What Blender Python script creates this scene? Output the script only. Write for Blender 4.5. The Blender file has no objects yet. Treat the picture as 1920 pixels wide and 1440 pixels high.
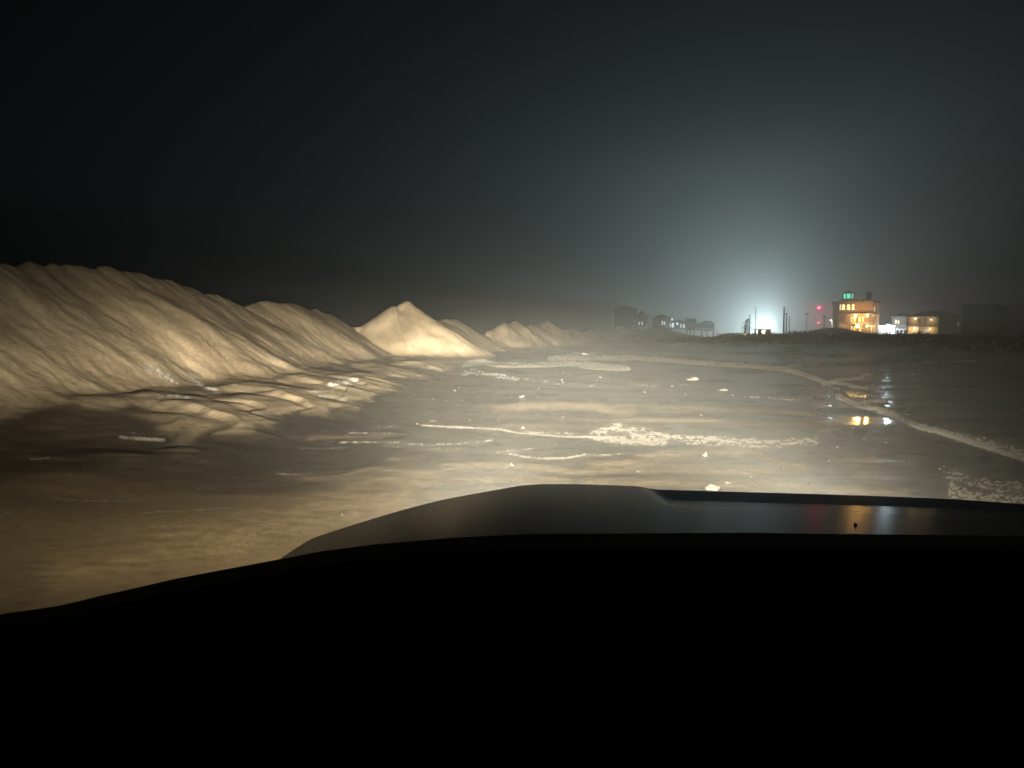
import bpy, bmesh, math, random
import numpy as np
from mathutils import Vector

random.seed(7)
R = math.radians
SC = bpy.context.scene
C = SC.collection
F = 1443.0; HC = 1.9; HZ = 632.0
PITCH = math.atan((720 - HZ) / F)

# ------------------------------------------------------------------ helpers
def link(o):
    C.objects.link(o); return o

def tag(o, label=None, cat=None, group=None, kind=None):
    if label: o['label'] = label
    if cat: o['category'] = cat
    if group: o['group'] = group
    if kind: o['kind'] = kind
    return o

def empty(name, loc, label=None, cat=None, group=None, rz=0.0):
    o = link(bpy.data.objects.new(name, None))
    o.location = loc; o.rotation_euler = (0, 0, rz); o.empty_display_size = .3
    return tag(o, label, cat, group)

def obj(name, bm, m, parent=None, smooth=False):
    me = bpy.data.meshes.new(name)
    bmesh.ops.recalc_face_normals(bm, faces=bm.faces)
    bm.to_mesh(me); bm.free()
    if smooth:
        me.shade_smooth()
    o = link(bpy.data.objects.new(name, me))
    me.materials.append(m)
    if parent: o.parent = parent
    return o

def box(bm, x0, x1, y0, y1, z0, z1, bev=0.0):
    r = bmesh.ops.create_cube(bm, size=1)
    for v in r['verts']:
        v.co = Vector(((x0 + x1) / 2 + v.co.x * (x1 - x0), (y0 + y1) / 2 + v.co.y * (y1 - y0), (z0 + z1) / 2 + v.co.z * (z1 - z0)))
    if bev > 0:
        es = list({e for v in r['verts'] for e in v.link_edges})
        bmesh.ops.bevel(bm, geom=es, offset=bev, segments=2, affect='EDGES', profile=.5)
    return bm

def B():
    return bmesh.new()

def tube(bm, pts, rad, n=8, cap=True):
    pts = [Vector(p) for p in pts]
    rads = rad if isinstance(rad, (list, tuple)) else [rad] * len(pts)
    rings = []
    for i, p in enumerate(pts):
        d = (pts[min(i + 1, len(pts) - 1)] - pts[max(i - 1, 0)]).normalized()
        a = Vector((0, 0, 1)) if abs(d.z) < .9 else Vector((1, 0, 0))
        s = d.cross(a).normalized(); t = d.cross(s)
        rings.append([bm.verts.new(p + (s * math.cos(2 * math.pi * k / n) + t * math.sin(2 * math.pi * k / n)) * rads[i]) for k in range(n)])
    for A, Bq in zip(rings, rings[1:]):
        for k in range(n):
            bm.faces.new((A[k], A[(k + 1) % n], Bq[(k + 1) % n], Bq[k]))
    if cap:
        bm.faces.new(rings[0]); bm.faces.new(rings[-1])
    return bm

def prism(bm, pts, y0, y1):
    """polygon in x,z extruded along y"""
    a = [bm.verts.new((x, y0, z)) for x, z in pts]
    b = [bm.verts.new((x, y1, z)) for x, z in pts]
    n = len(pts)
    bm.faces.new(a); bm.faces.new(b)
    for i in range(n):
        bm.faces.new((a[i], a[(i + 1) % n], b[(i + 1) % n], b[i]))
    return bm

# ------------------------------------------------------------------ materials
def mat(name, col, rough=.8, metal=0.0, spec=.5, noise=None, bump=None, coat=0.0):
    m = bpy.data.materials.new(name); m.use_nodes = True
    nt = m.node_tree; b = nt.nodes['Principled BSDF']
    b.inputs['Base Color'].default_value = (*col, 1); b.inputs['Roughness'].default_value = rough
    b.inputs['Metallic'].default_value = metal; b.inputs['Specular IOR Level'].default_value = spec
    b.inputs['Coat Weight'].default_value = coat; b.inputs['Coat Roughness'].default_value = .14
    tc = nt.nodes.new('ShaderNodeTexCoord')
    if noise:
        sc, amt = noise
        n = nt.nodes.new('ShaderNodeTexNoise'); n.inputs['Scale'].default_value = sc; n.inputs['Detail'].default_value = 5
        nt.links.new(tc.outputs['Object'], n.inputs['Vector'])
        r = nt.nodes.new('ShaderNodeMapRange'); r.inputs[3].default_value = 1 - amt; r.inputs[4].default_value = 1 + amt
        nt.links.new(n.outputs['Fac'], r.inputs[0])
        mx = nt.nodes.new('ShaderNodeMix'); mx.data_type = 'RGBA'; mx.blend_type = 'MULTIPLY'; mx.inputs[0].default_value = 1
        mx.inputs[6].default_value = (*col, 1)
        nt.links.new(r.outputs[0], mx.inputs[7]); nt.links.new(mx.outputs[2], b.inputs['Base Color'])
    if bump:
        sc, st = bump
        n = nt.nodes.new('ShaderNodeTexNoise'); n.inputs['Scale'].default_value = sc; n.inputs['Detail'].default_value = 6
        nt.links.new(tc.outputs['Object'], n.inputs['Vector'])
        bp = nt.nodes.new('ShaderNodeBump'); bp.inputs['Strength'].default_value = st; bp.inputs['Distance'].default_value = .02
        nt.links.new(n.outputs['Fac'], bp.inputs['Height']); nt.links.new(bp.outputs[0], b.inputs['Normal'])
    return m

def emit(name, col, st, base=(.6, .6, .6)):
    m = bpy.data.materials.new(name); m.use_nodes = True
    nt = m.node_tree; b = nt.nodes['Principled BSDF']
    b.inputs['Base Color'].default_value = (*base, 1)
    b.inputs['Emission Color'].default_value = (*col, 1); b.inputs['Emission Strength'].default_value = st
    m.cycles.emission_sampling = 'NONE'
    return m

M = dict(
    paint=mat('black_paint', (.03, .029, .026), .4, spec=0.0, coat=.36),
    dash=mat('dash_plastic', (.006, .006, .006), .9, spec=.1),
    rubber=mat('rubber', (.015, .015, .015), .9, spec=.2),
    chrome=mat('chrome', (.5, .5, .5), .2, 1.0),
    wood=mat('weathered_wood', (.10, .085, .07), .9, noise=(3, .3)),
    darkwood=mat('dark_wood', (.05, .042, .035), .9, noise=(3, .3)),
    shingle=mat('roof_shingle', (.055, .05, .05), .95, noise=(2, .25), bump=(30, .5)),
    siding=mat('grey_siding', (.16, .15, .14), .85, noise=(1.2, .12)),
    cedar=mat('cedar_siding', (.13, .085, .05), .85, noise=(.55, .5)),
    tan=mat('tan_siding', (.34, .28, .20), .85, noise=(1.5, .12)),
    white=mat('white_trim', (.78, .78, .77), .6, noise=(2, .06)),
    whitewall=mat('white_siding', (.66, .68, .69), .7, noise=(2, .08)),
    darkwall=mat('dark_siding', (.06, .056, .055), .9, noise=(1.5, .2)),
    metal=mat('galvanised_steel', (.28, .29, .30), .5, .7),
    glass=mat('dark_window_glass', (.02, .022, .025), .08, spec=.6),
    foamchunk=mat('sea_foam', (.22, .22, .205), .75, noise=(60, .15), bump=(90, .6)),
    grass=mat('dune_grass', (.055, .06, .03), .85, noise=(2, .4)),
    leaf=mat('dark_leaf', (.035, .045, .025), .8, noise=(1, .4)),
    carpaint=mat('car_paint', (.12, .125, .13), .3, .4, coat=.5),
    warm=emit('warm_window', (1.0, .80, .36), 1.35),
    amber=emit('amber_window', (1.0, .62, .20), .75),
    green=emit('green_window', (.10, .85, .52), 1.1),
    palegreen=emit('pale_green_window', (.42, .75, .66), .5),
    cool=emit('cool_window', (.82, .90, 1.0), .95),
    blue=emit('blue_window', (.50, .72, 1.0), .85),
    bulb_orange=emit('orange_bulb', (1.0, .60, .16), 14),
    bulb_white=emit('white_bulb', (.80, .92, 1.0), 25),
    bulb_warm=emit('warm_bulb', (1.0, .80, .45), 5),
    bulb_pale=emit('pale_bulb', (.95, .95, .88), 2.5),
    red=emit('red_beacon', (1.0, .02, .06), 80),
    tail=emit('tail_light', (1.0, .16, .12), 1.6),
    lens=emit('headlight_lens', (1.0, .9, .72), 6),
    flood=emit('flood_lens', (.92, .95, 1.0), 12),
)

# ------------------------------------------------------------------ noise
_rng = np.random.default_rng(11)
_P = _rng.permutation(512)
_P = np.concatenate([_P, _P])
_ang = _rng.random(512) * 2 * np.pi
_GX, _GY = np.cos(_ang).astype(np.float32), np.sin(_ang).astype(np.float32)
_P = _P.astype(np.int32)

def perlin(x, y, seed=0):
    x = np.asarray(x, np.float32) + np.float32(seed * 17.31); y = np.asarray(y, np.float32) - np.float32(seed * 9.77)
    xi = np.floor(x).astype(np.int32); yi = np.floor(y).astype(np.int32)
    xf = x - xi; yf = y - yi
    u = xf * xf * xf * (xf * (xf * 6 - 15) + 10); v = yf * yf * yf * (yf * (yf * 6 - 15) + 10)
    def g(i, j, dx, dy):
        h = _P[(_P[(xi + i) & 511] + yi + j) & 511]
        return _GX[h] * dx + _GY[h] * dy
    a = g(0, 0, xf, yf); b = g(1, 0, xf - 1, yf); c = g(0, 1, xf, yf - 1); d = g(1, 1, xf - 1, yf - 1)
    return (a + u * (b - a) + v * (c + u * (d - c) - (a + u * (b - a)))) * 1.5

def fbm(x, y, oct=4, seed=0, gain=.5):
    s = 0; a = 1.0; f = 1.0
    for k in range(oct):
        s = s + a * perlin(x * f, y * f, seed + k * 3); a *= gain; f *= 2.03
    return s

def sstep(a, b, x):
    t = np.clip((x - a) / (b - a), 0, 1); return t * t * (3 - 2 * t)

# ------------------------------------------------------------------ photo measurement -> ground metres
cP, sP = math.cos(PITCH), math.sin(PITCH)
def G(u, v, z=0.0):
    """ground point (metres) measured from the photograph's pixel u, v"""
    xx = (u - 960) / F; yy = (720 - v) / F
    fw = cP + yy * sP; up = yy * cP - sP
    t = (HC - z) / -up
    return (xx * t, fw * t)

def at(u, v, Y):
    """point (metres) at distance Y measured at pixel u, v"""
    xx = (u - 960) / F; yy = (720 - v) / F
    fw = cP + yy * sP; up = yy * cP - sP
    t = Y / fw
    return Vector((xx * t, Y, HC + up * t))

def proj(x, y, z=0.0):
    dz = HC - z
    fw = np.maximum(cP * y + sP * dz, .05); up = sP * y - cP * dz
    return 960 + F * x / fw, 720 - F * up / fw

# ------------------------------------------------------------------ terrain
RIDGES = [  # sand berms: group id, crest polyline (x, y, height), slope
    (1, [(-15.5, -30, 4.2), (-15.3, 8, 4.2), (-15.2, 18, 4.15), (-15.2, 25, 4.25), (-15, 29.2, 4.78), (-15.1, 34, 4.5), (-15, 38.5, 4.05), (-14.8, 42, 3.95),
         (-14.6, 47, 4.15), (-14.4, 51, 4.4), (-14.2, 55, 4.05), (-13.8, 60, 3.6), (-13.6, 63, 3.1)], .66),
    (2, [(-10.9, 63.3, 3.7), (-10.2, 64.4, 4.55), (-9.85, 64.9, 4.62), (-9.1, 66, 5.35), (-8.6, 69.5, 4.75), (-8.2, 75, 3.6), (-7.4, 82, 4.1), (-6.4, 88, 4.3), (-5.2, 94, 3.3)], .66),
    (2, [(-16, 62, 2.2), (-10.6, 63.5, 3.6)], .6),
    (3, [(-4.5, 117, 2.6), (-1.0, 123, 4.2), (.2, 127, 4.9), (1.5, 133, 3.6), (3.4, 142, 4.2), (7.0, 152, 5.3), (9.8, 160, 4.2), (12, 172, 3.6), (14, 186, 4.4), (17, 200, 3.0)], .64),
    (4, [(20, 222, 3.6), (25, 246, 4.8), (33, 261, 4.2), (41, 271, 5.2), (49, 286, 4.9), (58, 330, 4.2), (74, 420, 4.6), (96, 480, 4.0)], .6),
]
FOOT = [(31, 30), (33, 57), (43, 88), (45, 122), (38, 165), (33, 205), (32, 240), (38, 300), (80, 400), (140, 560), (420, 1500)]

def seg(px, py, a, b):
    ax, ay = a[:2]; bx, by = b[:2]
    dx, dy = bx - ax, by - ay; L2 = dx * dx + dy * dy
    t = np.clip(((px - ax) * dx + (py - ay) * dy) / L2, 0, 1)
    return np.hypot(px - ax - t * dx, py - ay - t * dy), t, math.sqrt(L2)

def dunes(x, y):
    best = np.full(x.shape, -50.0); gid = np.zeros(x.shape, np.int32); U = np.zeros(x.shape); D = np.zeros(x.shape); TOP = np.ones(x.shape)
    wx = x + .35 * perlin(x / 4.5, y / 4.5, 3) + .07 * perlin(x / 1.2, y / 1.2, 4); wy = y + .35 * perlin(x / 4.5, y / 4.5, 5)
    for g, pl, sl in RIDGES:
        acc = 0.0
        for a, b in zip(pl, pl[1:]):
            d, t, L = seg(wx, wy, a, b)
            u = acc + t * L
            h = a[2] + (b[2] - a[2]) * t
            h = h + (.10 * perlin(u / .8, 0 * u + g, 8) + .15 * perlin(u / 1.7, 0 * u + g, 6) + .2 * perlin(u / 4.0, 0 * u + g, 7)) * ((1 if g < 3 else 2.4) * np.exp(-d / (1.3 if g < 3 else 4.0)))
            val = h - sl * np.sqrt(d * d + .02)
            m = val > best
            best = np.where(m, val, best); gid = np.where(m, g, gid); U = np.where(m, u, U); D = np.where(m, d, D); TOP = np.where(m, h, TOP)
            acc += L
    return best, gid, U, D, TOP

def right_dune(x, y):
    best = np.full(x.shape, 1e9)
    for a, b in zip(FOOT, FOOT[1:]):
        d, t, L = seg(x, y, a, b); best = np.minimum(best, d)
    fx = np.interp(y, [p[1] for p in FOOT], [p[0] for p in FOOT])
    s = np.where(x > fx, best, -best)
    s = s + 3 * perlin(x / 18, y / 18, 21)
    top = .95 + 1.55 * np.exp(-(((x - 62) / 26) ** 2 + ((y - 176) / 40) ** 2)) + 1.0 * np.exp(-(((x - 70) / 28) ** 2 + ((y - 115) / 45) ** 2)) + .9 * np.exp(-(((x - 84) / 16) ** 2 + ((y - 190) / 22) ** 2))
    top = top + 4.4 * np.exp(-(((x - 44) / 15) ** 2 + ((y - 258) / 24) ** 2)) + 2.3 * np.exp(-(((x - 84) / 6.5) ** 2 + ((y - 205) / 14) ** 2))
    top = top + .35 * fbm(x / 9, y / 9, 3, 23)
    return sstep(-1, 15, s) * top, s

# lobes of slumped sand at the foot of the near berm: (pixel of back top, pixel of front tip, width m, height m)
LOBES = [((235, 772), (400, 800), 1.0, .46), ((330, 772), (500, 826), 1.1, .55), ((440, 762), (560, 795), 1.0, .42), ((480, 742), (622, 783), 1.25, .62),
         ((560, 735), (650, 765), .9, .34), ((590, 722), (700, 768), 1.2, .46), ((630, 716), (738, 742), 1.3, .5), ((670, 708), (745, 730), 1.3, .4),
         ((715, 695), (790, 716), 1.4, .48), ((770, 688), (862, 698), 1.5, .5),
         ((275, 800), (436, 836), .8, .26), ((150, 850), (310, 880), .9, .15), ((300, 840), (360, 858), .5, .16),
         ((10, 768), (120, 792), .9, .5), ((120, 775), (225, 803), .7, .42), ((-150, 770), (20, 790), 1.0, .5), ((60, 900), (200, 930), 1.4, .08)]

def height(x, y):
    r = np.hypot(x, y)
    dv, gid, U, D, TOP = dunes(x, y)
    k = .34
    q = np.clip(dv / k, -30, 30)
    dune = np.where(dv > 3, dv, k * np.log1p(np.exp(q)))
    frac = np.clip(1 - dune / TOP, 0, 1)           # 0 crest .. 1 foot
    on = sstep(.1, .8, dune)
    big = np.where(gid >= 3, 2.2, 1.0)
    uw = U + .25 * D + .5 * perlin(x / 2.2, y / 2.2, 31)
    mod = np.clip(.5 + .9 * perlin(x / 5, y / 5, 38), .05, 1)
    st = .07 * perlin(uw / (4.2 * big), D / 5, 32) + .035 * mod * perlin(uw / (.8 * big), D / 2.2, 33) + .02 * perlin(uw / .3, D / 1.4, 34) + .010 * perlin(uw / .13, D / .8, 37)
    gul = -np.abs(perlin(uw / (1.9 * big), D / 3.2, 35)) * .13 * np.clip(-.1 + 1.3 * perlin(x / 4, y / 4, 49), 0, 1)
    crag = np.where(gid >= 3, 1.0, np.where(gid == 2, .28, 0)) * (.55 * perlin(uw / 5, D / 9, 39) - .5 * np.abs(perlin(uw / 3.2, D / 6, 40)) - .3 * np.abs(perlin(x / 1.9, y / 1.9, 50)))
    clod = .05 * np.clip(perlin(x / .45, y / .45, 56) - .25, 0, 1) * sstep(.45, .1, frac)
    st = st + clod
    dune = dune + on * (st * (.45 + .7 * frac) + gul * sstep(.3, .9, frac) + crag) + on * (.032 * fbm(x / .7, y / .7, 4, 36, .6) + .10 * perlin(x / 2.6, y / 2.6, 57))
    # washed terrace with lobes
    tz = sstep(-10.5, -8.6, x) * (1 - sstep(-4.6, -2.8, x)) * sstep(9, 13, y) * (1 - sstep(56, 66, y))
    a = .72 * x - .69 * y; b = .69 * x + .72 * y
    ln = perlin(b / 1.5 + .4 * perlin(a / 3, b / 3, 41), a / 6.5, 42) + .5 * perlin(b / .62, a / 3.6, 43)
    terr = tz * (.03 + .10 * np.clip(ln, -.12, 1)) * (.25 + .75 * sstep(14, 34, y))
    lob = np.zeros(x.shape)
    near = np.where((np.abs(x + 7) < 9) & (np.abs(y - 28) < 28))[0]
    xn, yn = x[near], y[near]; ln1 = .3 * perlin(xn / .9, yn / .9, 44) + .6 * perlin(xn / 2.4, yn / 2.4, 48); lb = np.zeros(len(near))
    for p0, p1, w, h in LOBES:
        A = np.array(G(*p0)); Bp = np.array(G(*p1)); dv2 = Bp - A; L = np.hypot(*dv2); dx, dy = dv2 / L
        k = np.where((np.abs(xn - A[0] - dv2[0] / 2) < L + 2) & (np.abs(yn - A[1] - dv2[1] / 2) < L + 2))[0]
        if len(k) == 0: continue
        s = ((xn[k] - A[0]) * dx + (yn[k] - A[1]) * dy) / L; n = (-(xn[k] - A[0]) * dy + (yn[k] - A[1]) * dx) + ln1[k]
        prof = sstep(-.5, .3, s) * (1 - sstep(.2, 1.05, s + .16 * perlin(n / .4, s * 1.1, 45)))
        lb[k] = np.maximum(lb[k], h * .62 * prof * np.exp(-(n / w) ** 2 * (1.0 + .7 * np.clip(s, 0, 1))) * (1 + .18 * perlin(n / .35, s * 1.6, 46)))
    lob[near] = lb
    # low pool basin by the near berm foot
    bx, by = G(120, 838)
    pool = np.exp(-(((x - bx) / 3.2) ** 2 + ((y - by) / 1.6) ** 2))
    terr = terr * (1 - .8 * pool)
    # beach undulation: wave-worn swales
    sw = .045 * perlin(x / 9 + .1 * y, y / 3.0 + x / 26, 51) + .02 * perlin(x / 4.0, y / 1.3, 52) + .006 * perlin(x / 1.4, y / .5, 53) + .06 * perlin(x / 30, y / 16, 54)
    flat = 1 - on
    mx, my = G(1615, 778)
    win = np.exp(-((y - my) / 2.3) ** 4 - ((x - mx) / 3.2) ** 4); ys = np.clip(y, 12, 30)
    sw = sw * (1 - .9 * win) - .5 * (HC * np.log(ys / my) - .0185 * (ys - my)) * win  # added tilt, shaped so the house lamps reflect in this patch
    ur = .002 * fbm(x / .22, y / .22, 3, 55) * (1 - sstep(20, 60, r))
    rd, s = right_dune(x, y)
    toe = sstep(-9.5, -5.5, -np.abs(0 * x) + -x - 1.5) * .0
    left_rise = .22 * sstep(-2.0, -7.5, x) * (1 - sstep(60, 90, y)) * (1 - pool)
    z = dune - .12 + terr + np.maximum(lob, 0) * flat + sw * flat * (1 - sstep(200, 500, r)) + ur + rd * (1 - on) + left_rise * flat - .05 * pool * flat
    return z, dict(dune=dune, on=on, gid=gid, frac=frac, lob=lob, terr=terr, ln=ln, tz=tz, pool=pool, rd=rd, rs=s, sw=sw, uw=uw, D=D)

def hz(x, y):
    return float(height(np.array([float(x)]), np.array([float(y)]))[0][0])

# ------------------------------------------------------------------ foam / sand strokes measured on the photograph (pixels -> ground)
# (polyline, half width px, strength, break-up 0..1)
FOAM = [
    ([(1030, 672), (1100, 671), (1190, 671), (1300, 679), (1400, 686), (1462, 691), (1500, 700), (1538, 713)], 4.6, 1.25, .35),
    ([(1062, 668), (1150, 674), (1240, 674)], 3.4, 1.0, .6),
    ([(1538, 713), (1556, 722), (1572, 732)], 5, 1.0, .7),
    ([(1572, 742), (1600, 757), (1640, 765), (1690, 785), (1722, 800), (1760, 808), (1800, 822), (1850, 838), (1890, 850), (1960, 872)], 6, 1.2, .45),
    ([(1800, 822), (1850, 830), (1900, 846), (1960, 866)], 10, .9, .75),
    ([(1440, 690), (1500, 686), (1600, 682), (1700, 680), (1830, 677)], 3.0, .72, .35),
    ([(1020, 655), (1120, 654), (1200, 655), (1320, 660), (1480, 664), (1580, 666)], 2.0, .62, .75),
    ([(1000, 660), (1080, 663), (1150, 660)], 2.5, .55, .9),
    ([(1075, 664), (1100, 661), (1115, 664)], 4, 1.0, .5),
    ([(870, 684), (905, 679), (935, 685), (1000, 684), (1060, 682), (1110, 684), (1178, 691)], 4.4, 1.35, .35),
    ([(1090, 687), (1130, 690), (1176, 692)], 4, 1.2, .4),
    ([(868, 700), (900, 698), (930, 704), (970, 712)], 6, .95, .85),
    ([(1545, 722), (1580, 711), (1618, 708)], 4.2, 1.1, .45),
    ([(1555, 716), (1590, 722), (1626, 729)], 4.2, 1.1, .5),
    ([(1600, 758), (1632, 752), (1660, 752)], 4, 1.05, .5),
    ([(1390, 744), (1460, 748), (1520, 753), (1562, 754)], 2.2, .8, .6),
    ([(790, 797), (850, 801), (940, 805), (965, 811), (1010, 815), (1060, 819), (1118, 819)], 2.3, 1.2, .35),
    ([(985, 811), (1030, 812), (1075, 813)], 3, .9, .9),
    ([(1110, 818), (1135, 808), (1158, 800), (1170, 805), (1190, 815), (1230, 824)], 7, 1.15, .8),
    ([(1160, 804), (1220, 814), (1290, 822), (1380, 828), (1460, 830), (1530, 828)], 7, 1.05, .85),
    ([(1120, 820), (1170, 826), (1210, 829), (1245, 829)], 7, 1.3, .7),
    ([(1290, 832), (1360, 834), (1420, 838), (1470, 838)], 3.2, 1.0, .8),
    ([(640, 830), (720, 829), (800, 834), (860, 832), (922, 826)], 3.0, .85, .85),
    ([(720, 836), (800, 842), (860, 842)], 3.5, .62, .95),
    ([(925, 849), (960, 845), (1002, 841)], 1.9, .95, .6),
    ([(955, 851), (985, 857), (1025, 860), (1065, 859), (1098, 852)], 2.6, 1.15, .45),
    ([(1098, 854), (1130, 855), (1165, 850)], 3.6, .85, .9),
    ([(228, 820), (250, 822), (308, 825)], 4.2, 1.4, .35), ([(245, 812), (268, 813)], 2, 1.0, .6), ([(60, 861), (92, 858)], 4, 1.3, .3),
    ([(620, 720), (645, 717), (668, 711)], 4.2, 1.3, .4), ([(590, 734), (625, 733)], 2.2, .8, .8), ([(600, 742), (650, 748)], 2.2, .8, .8),
    ([(515, 888), (545, 890), (585, 888)], 2.2, 1.0, .8), ([(655, 812), (700, 812), (740, 812)], 2, .85, .8), ([(790, 790), (860, 788)], 2.4, .75, .9),
    ([(270, 961), (340, 958), (430, 952)], 1.5, .95, .45), ([(80, 930), (130, 938), (190, 940), (262, 939)], 1.6, .85, .45),
    ([(560, 840), (600, 842), (655, 838)], 1.7, .85, .5), ([(690, 801), (740, 800)], 1.7, .8, .8),
    ([(1780, 893), (1830, 905), (1880, 915), (1940, 920)], 14, .88, 1.0), ([(1790, 925), (1840, 930), (1920, 940)], 12, 1.05, .95), ([(1786, 905), (1800, 930), (1850, 948), (1930, 955)], 8, 1.15, .85),
    ([(1770, 884), (1790, 884)], 2, 1.1, .5), ([(1774, 895), (1800, 897)], 2.5, 1.1, .5),
    ([(930, 712), (1000, 713), (1080, 722), (1160, 724), (1290, 722)], 4, .55, 1.0), ([(480, 770), (530, 780)], 2, .5, .9),
    ([(280, 690), (300, 700), (330, 716)], 6, .92, .95), ([(355, 705), (375, 720), (410, 735)], 5, .95, .95), ([(300, 740), (360, 745)], 5, .7, 1.0),
    ([(0, 960), (22, 961)], 2, .9, .6), ([(280, 988), (335, 987)], 1.6, .75, .7),
]
DRY = [  # bare, better drained sand showing between the water films
    ([(930, 770), (1000, 760), (1080, 758), (1130, 763), (1150, 775), (1180, 778)], 10, 1.1), ([(1130, 762), (1250, 766), (1400, 770), (1560, 780)], 7, .7),
    ([(1180, 784), (1300, 790), (1450, 795), (1600, 800)], 8, .75), ([(950, 805), (1100, 790), (1250, 800)], 12, .5),
    ([(820, 876), (900, 872), (1000, 876), (1080, 884), (1200, 878)], 7, 1.3), ([(1080, 885), (1180, 868), (1260, 850), (1330, 846), (1420, 850)], 12, 1.0),
    ([(1200, 880), (1300, 880), (1400, 885), (1500, 890)], 16, .85), ([(1440, 865), (1510, 875)], 12, .9), ([(1100, 905), (1300, 905), (1700, 925)], 12, .9),
    ([(740, 862), (790, 856)], 5, .9), ([(580, 822), (680, 818), (760, 812)], 6, .8), ([(560, 960), (640, 930), (740, 905), (820, 900)], 26, 1.0),
    ([(300, 1040), (480, 1000), (600, 970), (760, 930)], 34, 1.0), ([(860, 900), (960, 897), (1060, 900)], 10, .9), ([(100, 1080), (260, 1060), (420, 1040)], 30, .8),
    ([(560, 900), (650, 895)], 6, .7), ([(640, 890), (770, 870)], 6, .7),
]

def stroke(u, v, pts, w):
    best = np.full(u.shape, 1e9)
    for a, b in zip(pts, pts[1:]):
        best = np.minimum(best, seg(u, v, a, b)[0])
    return np.exp(-(best / w) ** 2 * .693)

def build_ground():
    fine = np.linspace(-38, 38, 1400)
    rest = np.linspace(38, 322, 150)[1:-1]
    ang = np.radians(np.concatenate([fine, rest])); nA = len(ang)
    rr = np.concatenate([3.0 * (480 / 3.0) ** np.linspace(0, 1, 860), np.linspace(480, 2200, 34)[1:]]); nR = len(rr)
    RR, AA = np.meshgrid(rr, ang, indexing='ij')
    X = (RR * np.sin(AA)); Y = (RR * np.cos(AA))
    x = X.ravel(); y = Y.ravel()
    z, a = height(x, y)
    u, v = proj(x, y, z)
    front = (np.abs(AA.ravel()) < R(38.1)) & (RR.ravel() < 470)
    fi = np.where(front)[0]
    uf, vf = u[fi], v[fi]
    # along-shore streak noise: long across the view, short in depth
    n1 = fbm(uf / 95, vf / 9, 4, 61); n2 = fbm(uf / 26, vf / 4.2, 4, 62); n3 = fbm(uf / 9, vf / 2.6, 3, 63); n4 = fbm(uf / 4.5, vf / 1.7, 2, 67)
    fm = np.zeros(len(fi)); 
    for pts, w, s, br in FOAM:
        P = np.array(pts)
        if P[:, 1].mean() > 780 and w < 5: w = w * .66; br = min(1, br + .15)
        if P[:, 1].mean() > 780 and P[:, 0].mean() < 620: s = s * .72
        pad = 6 * w + 12
        k = np.where((uf > P[:, 0].min() - pad) & (uf < P[:, 0].max() + pad) & (vf > P[:, 1].min() - pad) & (vf < P[:, 1].max() + pad))[0]
        if len(k) == 0: continue
        uw = uf[k] + 3 * n2[k]; vw = vf[k] + .22 * w * n2[k] + .18 * w * n3[k]
        g = s * stroke(uw, vw, pts, w)
        lace = .5 + .7 * n3[k] + .65 * n2[k] + .6 * n4[k]
        g = g * ((1 - br) + br * np.clip(lace, 0, 1.5))
        fm[k] = np.maximum(fm[k], g)
    foam = np.zeros(len(x)); foam[fi] = fm
    dry = np.zeros(len(x))
    d = np.zeros(len(fi))
    for pts, w, s in DRY:
        w = w * .8
        P = np.array(pts); pad = 3.2 * w
        k = np.where((uf > P[:, 0].min() - pad) & (uf < P[:, 0].max() + pad) & (vf > P[:, 1].min() - pad) & (vf < P[:, 1].max() + pad))[0]
        if len(k):
            d[k] = np.maximum(d[k], s * stroke(uf[k] + 22 * n1[k], vf[k] + w * .45 * n1[k], pts, w))
    dry[fi] = np.clip(d * (.95 + .5 * n1 + .3 * n2), 0, 1)
    # wetness of the surface
    wn = np.zeros(len(x)); wn[fi] = n1 + .35 * n2
    mir = np.zeros(len(x)); mir[fi] = np.clip(1.25 * stroke(uf, vf + 4 * n2, [(1560, 772), (1600, 780), (1668, 793)], 22) * (1 + .5 * n2), 0, 1)
    foam = np.where((x < -14.6) & (y < 60), 0, foam)
    hi = sstep(.08, .42, a['dune'] - .24) * 1.0
    lo = np.maximum(sstep(.02, .10, a['lob']), sstep(.05, .13, a['terr']))
    tl = sstep(-4.0, -7.5, x) * (1 - sstep(60, 75, y)) * .18
    w = 1 - np.maximum.reduce([hi, lo * .9, dry * .72, tl])
    w = w * (1 - .45 * sstep(13, 7, y) * sstep(1, -2, x))
    w = np.clip(w + .22 * wn - .12 * sstep(11, 6, y), 0, 1)
    w = np.maximum(w, .9 * a['pool'] * (1 - a['on']) * (1 - sstep(.1, .3, a['lob'])))
    w = np.where(a['rs'] > 6, np.minimum(w, .35), w)
    w = w * (1 - .9 * hi)
    # streaks of coarser, darker sand on the berm faces
    tone = .5 + .30 * perlin(a['uw'] / 1.3, a['D'] / 4, 71) + .30 * perlin(a['uw'] / .35, a['D'] / 2.2, 72) + .5 * fbm(x / 2.8, y / 2.8, 4, 73)
    tone = np.where(a['on'] > .2, tone, .5 + .5 * wn)
    veg = sstep(3, 12, a['rs'] + 3 * perlin(x / 6, y / 6, 75)) * sstep(.2, .8, a['rd'])
    # faces
    idx = np.arange(nR * nA).reshape(nR, nA)
    i0 = idx[:-1, :]; i1 = idx[1:, :]
    j = np.roll(np.arange(nA), -1)
    quads = np.stack([i0, i1, i1[:, j], i0[:, j]], -1).reshape(-1, 4)
    # smooth normals for the whole sheet, so that neighbours meet without a seam
    co = np.stack([x, y, z], -1)
    fn = np.cross(co[quads[:, 2]] - co[quads[:, 0]], co[quads[:, 3]] - co[quads[:, 1]])
    fn *= np.sign(fn[:, 2:3] + 1e-12)
    nrm = np.zeros_like(co)
    for k in range(4):
        for c in range(3):
            nrm[:, c] += np.bincount(quads[:, k], fn[:, c], len(co))
    nrm /= np.linalg.norm(nrm, axis=1, keepdims=True) + 1e-12
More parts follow.
